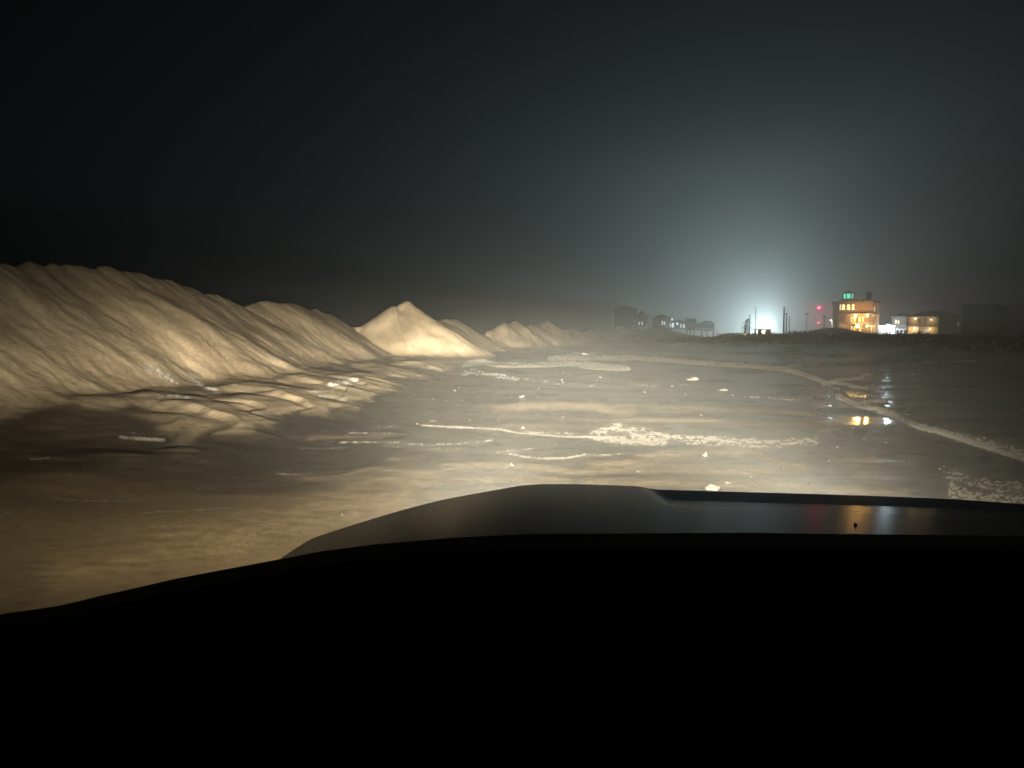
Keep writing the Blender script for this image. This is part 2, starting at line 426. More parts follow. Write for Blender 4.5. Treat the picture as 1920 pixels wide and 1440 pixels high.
    fd = (a['dune'] - .24)[quads].mean(1); fg = a['gid'][quads[:, 0]]
    # break the near berm from the low saddle behind it, foam apart
    owner = np.where(fd > .10, fg, 0)
    ff = foam[quads].mean(1)
    attrs = dict(wet=w, foam=np.clip(foam, 0, 1.5), tone=tone, veg=veg, mirror=mir)
    def make(name, mask, m, lift=None):
        q = quads[mask]
        used, inv = np.unique(q, return_inverse=True); q = inv.reshape(-1, 4)
        c = co[used].copy()
        if lift is not None:
            cnt = np.bincount(q.ravel(), minlength=len(used))
            c[:, 2] += np.where(cnt < 4, .004, lift[used])
        me = bpy.data.meshes.new(name)
        me.vertices.add(len(c)); me.vertices.foreach_set('co', c.ravel().astype(np.float32))
        me.loops.add(q.size); me.loops.foreach_set('vertex_index', q[:, ::-1].ravel().astype(np.int32))
        me.polygons.add(len(q)); me.polygons.foreach_set('loop_start', np.arange(0, q.size, 4, dtype=np.int32))
        for k, val in attrs.items():
            at_ = me.attributes.new(k, 'FLOAT', 'POINT'); at_.data.foreach_set('value', val[used].astype(np.float32))
        me.update(calc_edges=True); me.validate()
        me.shade_smooth()
        if lift is None: me.normals_split_custom_set_from_vertices(nrm[used].astype(np.float32))
        me.materials.append(m)
        return link(bpy.data.objects.new(name, me))
    sand = sand_material()
    g = make('beach', owner == 0, sand); tag(g, 'wet flat beach of rippled sand with water films, in front of the vehicle', 'beach', kind='structure')
    # inner disc under the vehicle
    bm = B(); ring = [bm.verts.new((float(x[k]), float(y[k]), float(z[k]))) for k in range(nA)]
    cv = bm.verts.new((0, 0, float(z[:nA].mean())))
    for k in range(nA): bm.faces.new((cv, ring[(k + 1) % nA], ring[k]))
    gi = obj('ground', bm, mat('under_vehicle_sand', (.2, .165, .125), .9, noise=(3, .2)), None, True); tag(gi, 'sand directly under the vehicle', 'ground', kind='structure')  # one mid-brown sand tone, mottled at random
    names = {1: 'long pale sand berm rising on the left, tallest and nearest of the bank', 2: 'pointed sand pile with a twin tip just beyond the long berm',
             3: 'hazy row of small pointed sand mounds beyond the peaked pile', 4: 'low faded sand bank trailing off in the haze below the dark stilt house'}
    for gid, lab in names.items():
        o = make('sand_dune', owner == gid, sand); tag(o, lab, 'sand dune', kind='structure')
    lumps = np.zeros(len(x)); lumps[fi] = perlin(uf / 7, vf / 2.2, 65) + .7 * perlin(uf / 3.0, vf / 1.3, 66)
    fo = make('foam', (ff > .52), M['foam'], .008 + np.clip(foam - .4, .1, .8) * (.005 + .0024 * np.maximum(np.hypot(x, y) - 14, 0)) * np.clip(.75 + .9 * lumps, .15, 2.2))
    tag(fo, 'white sea foam lying in lines and lacy patches on the wet beach', 'foam', kind='stuff')

def sand_material():
    m = bpy.data.materials.new('beach_sand'); m.use_nodes = True
    nt = m.node_tree; N = nt.nodes; L = nt.links; b = N['Principled BSDF']
    def A(n):
        k = N.new('ShaderNodeAttribute'); k.attribute_name = n; return k.outputs['Fac']
    def mix(f, a, bb, bt='MIX'):
        k = N.new('ShaderNodeMix'); k.data_type = 'RGBA'; k.blend_type = bt
        for s, val in ((0, f), (6, a), (7, bb)):
            if isinstance(val, (tuple, float, int)): k.inputs[s].default_value = val if not isinstance(val, tuple) else (*val, 1)
            else: L.new(val, k.inputs[s])
        return k.outputs[2]
    def rng(x, a, bb, c, d):
        k = N.new('ShaderNodeMapRange'); L.new(x, k.inputs[0])
        for i, val in enumerate((a, bb, c, d)): k.inputs[i + 1].default_value = val
        return k.outputs[0]
    geo = N.new('ShaderNodeNewGeometry')
    n1 = N.new('ShaderNodeTexNoise'); n1.inputs['Scale'].default_value = 7; n1.inputs['Detail'].default_value = 8; L.new(geo.outputs['Position'], n1.inputs['Vector'])
    n2 = N.new('ShaderNodeTexNoise'); n2.inputs['Scale'].default_value = 55; n2.inputs['Detail'].default_value = 4; L.new(geo.outputs['Position'], n2.inputs['Vector'])
    wet = A('wet'); tone = A('tone'); veg = A('veg'); foam = A('foam')
    dry = mix(rng(tone, 0, 1, 0, 1), (.26, .212, .148), (.50, .42, .305))
    dry = mix(1.0, dry, rng(n1.outputs['Fac'], .3, .7, .86, 1.12), 'MULTIPLY')
    wc = mix(rng(n1.outputs['Fac'], .3, .7, 0, 1), (.088, .073, .055), (.125, .104, .077))
    col = mix(rng(wet, .15, .85, 0, 1), dry, wc)
    col = mix(rng(veg, .2, .9, 0, .92), col, (.04, .042, .028))
    film = rng(foam, .10, .52, 0, .62)
    col = mix(film, col, (.62, .61, .57))
    L.new(col, b.inputs['Base Color'])
    r = mix(A('mirror'), rng(wet, .35, .95, .92, .30), (.07, .07, .07))
    mr = N.new('ShaderNodeMath'); mr.operation = 'ADD'; mr.use_clamp = True; L.new(r, mr.inputs[0]); L.new(film, mr.inputs[1])
    L.new(mr.outputs[0], b.inputs['Roughness'])
    L.new(rng(wet, .2, .8, .12, .42), b.inputs['Specular IOR Level'])
    hgt = N.new('ShaderNodeMath'); hgt.operation = 'ADD'; L.new(n1.outputs['Fac'], hgt.inputs[0])
    h2 = N.new('ShaderNodeMath'); h2.operation = 'MULTIPLY'; h2.inputs[1].default_value = .3; L.new(n2.outputs['Fac'], h2.inputs[0]); L.new(h2.outputs[0], hgt.inputs[1])
    bp = N.new('ShaderNodeBump'); bp.inputs['Distance'].default_value = .05; L.new(hgt.outputs[0], bp.inputs['Height'])
    L.new(rng(wet, .2, .9, .45, .02), bp.inputs['Strength'])
    L.new(bp.outputs[0], b.inputs['Normal'])
    return m

M['foam'] = mat('foam_lines', (.68, .66, .615), .85, noise=(25, .15), bump=(40, .3))
build_ground()

# ------------------------------------------------------------------ lumps of foam on the sand
def foam_lump(name, u, v, wpx, hpx, label, seed):
    x, y = G(u, v); s = math.hypot(x, y) / F
    w = wpx * s * .5; h = hpx * s
    rnd = random.Random(seed); bm = B()
    bmesh.ops.create_icosphere(bm, subdivisions=3, radius=1)
    ph = [rnd.uniform(0, 6.28) for _ in range(8)]
    for q in bm.verts:
        c = q.co
        f = 1 + .16 * math.sin(3.1 * c.x + ph[0]) * math.sin(2.7 * c.y + ph[1]) + .12 * math.sin(6.3 * c.z + ph[2] + 4 * c.x) + .08 * math.sin(9 * c.y + ph[3]) * math.sin(8 * c.x + ph[4])
        c *= f
        skew = .25 * math.sin(ph[5])
        q.co = Vector((c.x * w + skew * max(c.z, 0) * w, c.y * w * .8, max(c.z, -.15) * h * (.75 + .25 * math.sin(ph[6] + 2 * c.x))))
    o = obj(name, bm, M['foamchunk'], None, True)
    o.location = (x, y, hz(x, y) + .005); return o

BIG = [(1335, 903, 30, 16, 'biggest white foam lump, right of centre just beyond the bonnet edge'), (1366, 893, 13, 4, 'flat white foam scrap directly behind the biggest foam lump'),
       (1371, 913, 13, 5, 'white foam scrap at the bonnet edge in front of the biggest foam lump'), (1322, 842, 10, 9, 'upright foam lump just below the lacy foam line right of centre'),
       (1297, 707, 23, 8, 'wide white foam clump alone on the far wet sand'), (1356, 725, 20, 4, 'thin sliver of foam to the right of the wide far foam clump'),
       (960, 861, 7, 6, 'round foam ball at the left end of the curved foam thread'), (980, 793, 6, 5, 'small foam ball above the long foam line near the middle'),
       (978, 738, 9, 3, 'short white dash of foam on dark wet sand left of the brown sand patch'), (640, 947, 6, 5, 'single small foam dot on bare sand left of the bonnet'),
       (1098, 664, 14, 7, 'far foam heap beside the top foam band'), (1540, 983 - 60, 12, 4, 'small curl of foam on bare sand above the bonnet reflections')]
for k, (u, v, w, h, lab) in enumerate(BIG):
    tag(foam_lump('foam_clump', u, v, w, h, lab, k), lab, 'foam clump', 'lumps of sea foam')
rnd = random.Random(5)
def crumbs():
    bm = B()
    zones = [(1000, 1600, 690, 750, 60), (1550, 1780, 790, 870, 45), (900, 1700, 760, 900, 45), (1300, 1920, 890, 935, 35), (780, 1000, 730, 850, 20), (600, 900, 690, 760, 14), (100, 600, 830, 1060, 8)]
    for u0, u1, v0, v1, n in zones:
        for _ in range(int(n * .42)):
            u, v = rnd.uniform(u0, u1), rnd.uniform(v0, v1)
            x, y = G(u, v); s = math.hypot(x, y) / F * rnd.uniform(.5, 1.3) * (1 if rnd.random() < .8 else 1.6)
            z = hz(x, y)
            r = bmesh.ops.create_icosphere(bm, subdivisions=1, radius=s)
            for q in r['verts']:
                q.co = Vector((x + q.co.x * 1.5, y + q.co.y * 1.3, z + .002 + max(q.co.z, -.2 * s) * .9)) + Vector((rnd.uniform(-1, 1), rnd.uniform(-1, 1), 0)) * s * .25
    o = obj('foam_crumbs', bm, M['foamchunk'], None, True)
    tag(o, 'tiny white crumbs of foam scattered over the wet beach', 'foam', kind='stuff')
crumbs()

# ------------------------------------------------------------------ vehicle we look out of
TC = .54
KH = .87
def hood_surface(X, Y):
    """bonnet height above the sand; X, Y in metres, gently rolled with the beach"""
    Xo, Yo = X / KH, Y / KH; d = abs(Xo - .62)
    f = float(np.interp(d, [0, .2, .34, .46, .54, .60, .66, .72, .80, .94, 1.13, 1.3], [.386, .386, .385, .385, .387, .392, .404, .415, .432, .470, .520, .57]))
    if Xo > .62: f = float(np.interp(d, [0, .3, .5, .7, .85, .95, 1.13, 1.3], [.386, .385, .386, .388, .40, .43, .50, .56]))
    z = -f - .03 * (Xo - .1) + .112 * (2.03 - Yo) - .03 * (2.03 - Yo) ** 2
    rec = 1 / (1 + math.exp(((.62 - Xo if Xo < .62 else d - .5) - .27) / .009)) * (1 / (1 + math.exp((1.60 - Yo) / .009)))
    z -= .022 * rec * min(1, max(0, (2.06 - Yo) / .2))
    return HC + KH * z
def front_edge(d):
    d = d / KH
    return KH * (2.03 - .02 * min(1, d / .7) ** 2 - .16 * max(0, d - .55) - 1.9 * max(0, d - .86) ** 1.6)
def prism2(bm):
    rows = []
    for i in range(41):
        X = TC - .98 + 1.96 * i / 40; zr = hood_surface(X, 1.03)
        rows.append([bm.verts.new(q) for q in ((X, 1.026, zr + .0015), (X, .98, zr - .004), (X, .76, zr - .12), (X, .755, 1.0), (X, 1.06, 1.0))])
    for a, b in zip(rows, rows[1:]):
        for k in range(5): bm.faces.new((a[k], b[k], b[(k + 1) % 5], a[(k + 1) % 5]))
    bm.faces.new(rows[0]); bm.faces.new(rows[-1])
def build_truck():
    t = empty('pickup_truck', (TC, .4, 0), 'black vehicle the picture is taken from, its bonnet and dashboard across the bottom', 'vehicle')
    t.location = (0, 0, 0)
    bm = B(); nx, ny = 260, 150; rows = []
    for i in range(nx + 1):
        d0 = -1.0 + 2.0 * i / nx; X = TC + d0; ye = front_edge(abs(d0)); col = []
        for j in range(ny + 1):
            s = j / ny; Y = 1.02 + (ye - 1.02) * s
            z = hood_surface(X, Y) - .02 * max(0, (s - .95) / .05) ** 2.2
            if abs(d0) > .93: z -= .05 * ((abs(d0) - .93) / .07) ** 2
            col.append(bm.verts.new((X, Y, z)))
        col.append(bm.verts.new((X, ye + .01, col[-1].co.z - .05)))
        rows.append(col)
    for a, b in zip(rows, rows[1:]):
        for k in range(ny + 1): bm.faces.new((a[k], b[k], b[k + 1], a[k + 1]))
    obj('hood', bm, M['paint'], t, True)
    # washer nozzle
    bm = B(); u0 = at(1604, 993, 1.2); box(bm, u0.x - .002, u0.x + .002, 1.197, 1.203, hood_surface(u0.x, 1.2) - .003, hood_surface(u0.x, 1.2) + .003, .001)
    obj('washer_nozzle', bm, M['rubber'], t)
    # dashboard: curved top, black
    prof = [(-220, 1165), (0, 1152), (110, 1136), (190, 1117), (330, 1085), (480, 1057), (600, 1034), (700, 1021), (850, 1008), (1000, 1001), (1400, 999), (1920, 1005), (2200, 1016)]
    bm = B(); rows = []
    for u, v in prof:
        p = at(u, v, .72)
        rows.append([bm.verts.new(q) for q in ((p.x, .74, p.z - .35), (p.x, .735, p.z - .02), (p.x, .72, p.z), (p.x, .66, p.z + .0), (p.x, .30, p.z - .03), (p.x, .24, p.z - .10), (p.x, .2, p.z - .5))])
    for a, b in zip(rows, rows[1:]):
        for k in range(6): bm.faces.new((a[k], b[k], b[k + 1], a[k + 1]))
    obj('dashboard', bm, M['dash'], t, True)
    bm = B(); prism2(bm); obj('cowl', bm, M['dash'], t)
    for s in (-1, 1):
        # fender with wheel arch
        bm = B(); pts = []
        x0, x1 = TC + s * 1.0, TC + s * .80
        arch = [(1.05 + .46 * math.cos(R(q)), .45 + .46 * math.sin(R(q))) for q in range(0, 181, 15)]
        out = [(1.6, .55)] + [(a_, b_) for a_, b_ in arch if True] + [(.4, .45), (.4, 1.30), (1.0, 1.36), (1.4, 1.3), (1.6, 1.05)]
        a = [bm.verts.new((x0, y, z)) for y, z in out]; b = [bm.verts.new((x1, y, z)) for y, z in out]
        for k in range(len(out)): bm.faces.new((a[k], a[(k + 1) % len(out)], b[(k + 1) % len(out)], b[k]))
        bm.faces.new(a); bm.faces.new(b); obj('fender', bm, M['paint'], t)
        bm = B(); tube(bm, [(TC + s * .72, 1.05, .40), (TC + s * .98, 1.05, .40)], .40, 28); w = obj('wheel', bm, M['rubber'], t)
        bm = B(); tube(bm, [(TC + s * .96, 1.05, .40), (TC + s * .985, 1.05, .40)], .23, 20); obj('rim', bm, M['chrome'], w)
        bm = B(); box(bm, TC + s * .72 - .14, TC + s * .72 + .14, 1.56, 1.72, 1.02, 1.24, .03); obj('headlight', bm, M['lens'], t)
    bm = B(); box(bm, TC - .55, TC + .55, 1.60, 1.74, .95, 1.36, .03); obj('grille', bm, M['dash'], t)
    bm = B(); box(bm, TC - .98, TC + .98, 1.66, 1.88, .55, .82, .05); obj('bumper', bm, M['chrome'], t)
M['paint'].node_tree.nodes['Principled BSDF'].inputs['Coat Roughness'].default_value = .21
build_truck()

# ------------------------------------------------------------------ houses
def light(name, typ, loc, energy, col, rad=.1, rot=None, **kw):
    l = bpy.data.lights.new(name, typ); l.energy = energy; l.color = col
    l.shadow_soft_size = rad
    for k, val in kw.items(): setattr(l, k, val)
    o = link(bpy.data.objects.new(name, l)); o.location = loc
    if rot: o.rotation_euler = rot
    return o

def window(parent, x, z, w, h, y, glassm, arched=False, trim=None):
    fr = B(); t = .09
    for q in ((x - w / 2 - t, x - w / 2, z - t, z + h + t), (x + w / 2, x + w / 2 + t, z - t, z + h + t), (x - w / 2, x + w / 2, z - t, z), (x - w / 2, x + w / 2, z + h, z + h + t), (x - w / 2, x + w / 2, z + h * .5 - .03, z + h * .5 + .03)):
        box(fr, q[0], q[1], y - .07, y + .0, q[2], q[3])
    f = obj('window', fr, trim or M['white'], parent)
    pn = B()
    if arched:
        pts = [(x - w / 2, z), (x + w / 2, z), (x + w / 2, z + h * .7)] + [(x + w / 2 * math.cos(R(a)), z + h * .7 + h * .3 * math.sin(R(a))) for a in range(30, 180, 30)] + [(x - w / 2, z + h * .7)]
        prism(pn, pts, y - .05, y - .01)
    else:
        box(pn, x - w / 2, x + w / 2, y - .045, y - .01, z, z + h)
    obj('pane', pn, glassm, f)
    return f

def hip(bm, x0, x1, y0, y1, z0, h, ov=.4, ridge=.5, th=.16):
    x0 -= ov; x1 += ov; y0 -= ov; y1 += ov
    ins = (y1 - y0) / 2 * ridge * 1.0
    ym = (y0 + y1) / 2
    lo = [bm.verts.new(p) for p in ((x0, y0, z0 - th), (x1, y0, z0 - th), (x1, y1, z0 - th), (x0, y1, z0 - th))]
    e = [bm.verts.new(p) for p in ((x0, y0, z0), (x1, y0, z0), (x1, y1, z0), (x0, y1, z0))]
    a = bm.verts.new((x0 + ins, ym, z0 + h)); b = bm.verts.new((x1 - ins, ym, z0 + h))
    bm.faces.new(lo)
    for k in range(4): bm.faces.new((lo[k], lo[(k + 1) % 4], e[(k + 1) % 4], e[k]))
    bm.faces.new((e[0], e[1], b, a)); bm.faces.new((e[1], e[2], b)); bm.faces.new((e[2], e[3], a, b)); bm.faces.new((e[3], e[0], a))

def deck(parent, x0, x1, y0, y1, z, posts, wallm, rail=True, zb=0.0):
    bm = B(); box(bm, x0, x1, y0, y1, z - .22, z); d = obj('deck', bm, wallm, parent)
    if rail:
        bm = B(); box(bm, x0, x1, y0 - .04, y0 + .04, z + .95, z + 1.03); box(bm, x0, x1, y0 - .03, y0 + .03, z + .1, z + .15)
        n = max(2, int((x1 - x0) / .22))
        for k in range(n + 1):
            xx = x0 + (x1 - x0) * k / n; box(bm, xx - .02, xx + .02, y0 - .02, y0 + .02, z + .15, z + .95)
        obj('railing', bm, wallm, d)
    for xx in posts:
        bm = B(); box(bm, xx - .11, xx + .11, y0 + .05, y0 + .27, zb, z - .22); obj('porch_post', bm, wallm, parent)

def pilings(parent, x0, x1, y0, y1, z, nx):
    for k in range(nx):
        for yy in (y0, y1):
            xx = x0 + (x1 - x0) * k / (nx - 1)
            bm = B(); tube(bm, [(xx, yy, -1.2), (xx, yy, z)], .17, 8); obj('piling', bm, M['darkwood'], parent)

def lamp(parent, x, y, z, m, r=.16, name='porch_lamp'):
    bm = B(); bmesh.ops.create_icosphere(bm, subdivisions=2, radius=r)
    for q in bm.verts: q.co += Vector((x, y, z))
    lm = obj(name, bm, m, parent, True)
    bm = B(); tube(bm, [(x, y, z + r * .8), (x, y, z + r + .12)], r * .6, 8); tube(bm, [(x, y, z + r + .06), (x, y + .3, z + r + .06)], .03, 6)
    obj('lamp_bracket', bm, M['metal'], lm)
    return lm

def steps(parent, x, y0, y1, z):
    bm = B(); n = 10
    for k in range(n):
        yy = y0 + (y1 - y0) * k / n; box(bm, x - .6, x + .6, yy, yy + abs(y1 - y0) / n, z * k / n, z * (k + 1) / n)
    return obj('stairs', bm, M['wood'], parent)

def place(u, Y): 
    x = (u - 960) / F * Y * 1.0
    return x, Y, hz(x, Y)

def facing(t):
    t.rotation_euler.z = -math.atan2(t.location.x, t.location.y)

def world(t, x, y, z):
    c, s_ = math.cos(t.rotation_euler.z), math.sin(t.rotation_euler.z)
    return (t.location.x + c * x - s_ * y, t.location.y + s_ * x + c * y, t.location.z + z)

# --- tall yellow-lit beach hotel with lantern cupola
def hotel():
    Y = 215.0; s = Y / F
    x0, _, g = place(1603, Y)
    t = empty('beach_hotel', (x0, Y, g), 'tall wooden house glowing yellow, green-lit lantern cupola and chimney on top', 'house')
    facing(t)
    zz = lambda v: HC + (HZ - v) * s - g
    xx = lambda u: (u - 1603) * s
    W = M['cedar']
    # main block (upper storeys), stepped left wing and recessed right side
    bm = B(); box(bm, xx(1573), xx(1632), 0, 9, zz(634), zz(566)); obj('wall', bm, W, t)
    bm = B(); box(bm, xx(1562.5), xx(1573), .7, 8, zz(606), zz(569)); box(bm, xx(1564), xx(1573), 1.0, 8, zz(636), zz(606)); obj('left_wing', bm, W, t)
    bm = B(); box(bm, xx(1632), xx(1642), .8, 8, zz(634), zz(568)); obj('right_wing', bm, M['cedar'], t)
    bm = B(); hip(bm, xx(1562.5), xx(1574), .7, 8, zz(569), .7, .25, .6); hip(bm, xx(1631), xx(1642), .8, 8, zz(568), .6, .25, .6); box(bm, xx(1573) - .2, xx(1632) + .2, -.2, 9.2, zz(566), zz(566) + .25); obj('roof', bm, M['shingle'], t)
    bm = B(); box(bm, xx(1577), xx(1606), 1.2, 6.0, zz(566) + .25, zz(561)); obj('cupola_base', bm, W, t)
    for a0, a1, v0, v1 in ((1618.6, 1619.2, 566, 565), (1573.5, 1576.5, 566, 564.6)):
        bm = B(); box(bm, xx(a0), xx(a1), -.1, .5, zz(v0) + .25, zz(v1) + .3); obj('parapet', bm, W, t)
    for u in (1565.2, 1569.8):
        bm = B(); box(bm, xx(u) - .3, xx(u) + .3, .55, .7, zz(600), zz(572)); obj('corner_bay', bm, W, t)
    bm = B(); prism(bm, [(xx(1607), zz(566) + .25), (xx(1618), zz(566) + .25), (xx(1612.5), zz(561.5))], .5, 4); obj('gable', bm, M['shingle'], t)
    for v in (588, 606.5, 623.5):
        bm = B(); box(bm, xx(1562.3), xx(1593), -.12, -.005, zz(v) - .14, zz(v) + .14); obj('belt_course', bm, M['darkwood'], t)
    # lantern cupola: eight-sided drum with lit green lights
    cx, cy, cr = xx(1589), 3.0, 1.55; z0, z1 = zz(561), zz(549.5)
    bm = B()
    for k in range(8):
        a = R(22.5 + 45 * k); tube(bm, [(cx + cr * math.cos(a), cy + cr * math.sin(a), z0), (cx + cr * math.cos(a), cy + cr * math.sin(a), z1)], .15, 6)
    r = bmesh.ops.create_cone(bm, cap_ends=True, segments=8, radius1=cr + .1, radius2=cr + .1, depth=.25)
    for q in r['verts']: q.co = Vector((q.co.x, q.co.y, 0)) @ __import__('mathutils').Matrix.Rotation(R(22.5), 3, 'Z') + Vector((cx, cy, z0 + .12 + q.co.z))
    cup = obj('cupola', bm, M['darkwood'], t)
    for k in range(8):
        a = R(45 * k + 45); c = Vector((cx + (cr - .16) * math.cos(a), cy + (cr - .16) * math.sin(a), 0)); tn = Vector((-math.sin(a), math.cos(a), 0))
        bm = B(); w = .42
        p = [c - tn * w, c + tn * w]
        vs = [bm.verts.new((q.x, q.y, zv)) for q, zv in ((p[0], z0 + .35), (p[1], z0 + .35), (p[1], z1 - .1), (p[0], z1 - .1))]
        bm.faces.new(vs); bmesh.ops.solidify(bm, geom=bm.faces[:], thickness=.05)
        obj('cupola_window', bm, M['palegreen'] if k in (6, 7) and k == 6 else M['green'], cup)
    bm = B(); r = bmesh.ops.create_cone(bm, cap_ends=True, segments=8, radius1=cr + .3, radius2=.2, depth=.55)
    for q in r['verts']: q.co += Vector((cx, cy, z1 + .27))
    obj('cupola_roof', bm, M['shingle'], cup)
    # chimney
    bm = B(); box(bm, xx(1620), xx(1628.5), 2.0, 3.3, zz(566) + .2, zz(550)); box(bm, xx(1619.4), xx(1629.2), 1.9, 3.4, zz(550), zz(548.6)); obj('chimney', bm, M['cedar'], t)
    # row of lit arched windows
    for u, w in ((1575.4, .28), (1580.7, .85), (1589.5, .85), (1597.5, .6)):
        window(t, xx(u), zz(581), w, zz(570.5) - zz(581), 0, M['warm'], True, W)
    window(t, xx(1634), zz(584.5), .35, 1.3, .8, M['amber'], False, M['siding'])
    for z, xs in ((zz(604), (1595, 1600.5, 1609, 1614.5)), (zz(621), (1596, 1601, 1610))):
        for k, u in enumerate(xs): window(t, xx(u), z, .5, zz(600) - zz(609.5), 0, M['amber'], False, M['wood'])
    # two porch levels on the lit side
    for z in (zz(606), zz(623)):
        deck(t, xx(1593), xx(1633), -2.4, -.02, z, (xx(1594), xx(1603), xx(1613), xx(1623), xx(1632)), M['wood'], zb=z - 2.6)
    bm = B(); box(bm, xx(1593), xx(1634), -1.3, -.02, zz(589.5), zz(588.3)); obj('porch_roof', bm, M['shingle'], t)
    for u in (1594, 1603, 1613, 1623, 1632):
        bm = B(); box(bm, xx(u) - .1, xx(u) + .1, -1.25, -1.05, zz(606), zz(589.5)); obj('porch_post', bm, M['wood'], t)
    lamps = ((1602, 592.5, .30), (1622, 592.5, .26), (1606, 612, .34), (1622, 612, .24))
    for u, v, r in lamps:
        lamp(t, xx(u), -2.5, zz(v), M['bulb_orange'], r * 1.4)
        light('porch_light', 'POINT', world(t, xx(u), -3.1 if v > 600 else -1.9, zz(v) + .2), (4200 if v > 600 and u < 1610 else 1700), (1.0, .52, .14), .3)
    # ground-floor lamps and white posts
    for u, v in ((1626, 632.5), (1636.5, 633)):
        lamp(t, xx(u), -.5, zz(v), M['bulb_pale'], .15)
    for u in (1569.5,):
        window(t, xx(u), zz(630), .35, zz(612) - zz(626), 1.0, M['amber'], False, M['white'])
    for u in (1629.5, 1634):
        bm = B(); box(bm, xx(u) - .12, xx(u) + .12, -2.7, -2.5, zz(636), zz(612)); obj('white_post', bm, M['white'], t)
    bm = B(); box(bm, xx(1625), xx(1636), -2.7, -2.5, zz(612), zz(611)); obj('white_beam', bm, M['white'], t)
    steps(t, xx(1606), -4.6, -2.4, zz(623))
    return t
hotel()

# --- white-lit house next door
def white_house():
    Y = 212.0; s = Y / F; u0 = 1676
    x0, _, g = place(u0, Y); zz = lambda v: HC + (HZ - v) * s - g; xx = lambda u: (u - u0) * s
    t = empty('beach_house', (x0, Y, g), 'house under a dazzling white lamp, low white wing on its left side', 'house')
    facing(t)
    bm = B(); box(bm, xx(1671), xx(1706), 2, 9, zz(636), zz(593)); obj('wall', bm, M['siding'], t)
    bm = B(); hip(bm, xx(1671), xx(1706), 2, 9, zz(593), .9, .3, .9); obj('roof', bm, M['shingle'], t)
    bm = B(); box(bm, xx(1647), xx(1676), 0, 7, zz(634), zz(611)); obj('side_wing', bm, M['whitewall'], t)
    bm = B(); box(bm, xx(1647) - .3, xx(1676) + .2, -.3, 7.3, zz(611), zz(610)); obj('wing_roof', bm, M['white'], t)
    for u in (1652, 1658, 1668): window(t, xx(u), zz(626), .5, 1.1, 0, M['glass'])
    bm = B(); box(bm, xx(1662) - .45, xx(1662) + .45, -.05, .0, zz(634), zz(619)); obj('door', bm, M['wood'], t)
    for u, z in ((1677.3, 606.5), (1681.8, 607.5)): window(t, xx(u), zz(z), .42, zz(599.5) - zz(606.5), 2, M['warm'], True, M['siding'])
    deck(t, xx(1677), xx(1700), .2, 1.98, zz(617), (xx(1678), xx(1684), xx(1690), xx(1699)), M['whitewall'], zb=-1)
    lamp(t, xx(1664), -.5, zz(612), M['bulb_white'], .55, 'flood_lamp')
    light('white_wall_light', 'POINT', world(t, xx(1664), -1.3, zz(612)), 3500, (.74, .90, 1.0), .3)
    for u in (1679.5, 1687): lamp(t, xx(u), -.2, zz(628), M['bulb_pale'], .2)
white_house()

# --- tan porch house with long dark roof
def tan_house():
    Y = 200.0; s = Y / F; u0 = 1745
    x0, _, g = place(u0, Y); zz = lambda v: HC + (HZ - v) * s - g; xx = lambda u: (u - u0) * s
    t = empty('beach_house', (x0, Y, g), 'tan two-storey house with dim porch lamps under a long dark roof', 'house')
    facing(t)
    bm = B(); box(bm, xx(1705), xx(1755), 0, 8, zz(626.5), zz(593)); obj('wall', bm, M['tan'], t)
    bm = B(); box(bm, xx(1755), xx(1786), 1.0, 8, zz(630), zz(593)); obj('dark_wing', bm, M['darkwall'], t)
    bm = B(); hip(bm, xx(1706), xx(1787), 0, 8, zz(593), zz(582.5) - zz(593), .35, .9); obj('roof', bm, M['shingle'], t)
    pilings(t, xx(1707), xx(1784), .5, 7.5, zz(626.5), 6)
    deck(t, xx(1704), xx(1756), -1.6, -.02, zz(611), (xx(1704.5), xx(1755.5)), M['tan'], rail=False, zb=zz(628))
    deck(t, xx(1704), xx(1756), -1.6, -.02, zz(626.5), (xx(1704.5), xx(1717), xx(1730), xx(1743), xx(1755.5)), M['wood'], rail=False, zb=-1.2)
    for u in (1704.5, 1755.5):
        bm = B(); box(bm, xx(u) - .12, xx(u) + .12, -1.55, -1.33, zz(611), zz(593)); obj('porch_post', bm, M['tan'], t)
    for u, v, h in ((1724, 607, 1.4), (1734, 607, 1.4), (1726, 624, 1.7), (1736, 624, 1.7)): window(t, xx(u), zz(v), .8, h, 0, M['glass'], False, M['tan'])
    for u, v, m, r, e in ((1717.5, 597.5, 'bulb_pale', .2, 160), (1743.8, 599.5, 'bulb_pale', .16, 90), (1716, 615.5, 'bulb_warm', .3, 480), (1742, 617, 'bulb_orange', .08, 160)):
        lamp(t, xx(u), -.45, zz(v), M[m], r)
        light('porch_light', 'POINT', world(t, xx(u), -1.0, zz(v)), e * 1.0, (1.0, .70, .36), .25)
tan_house()

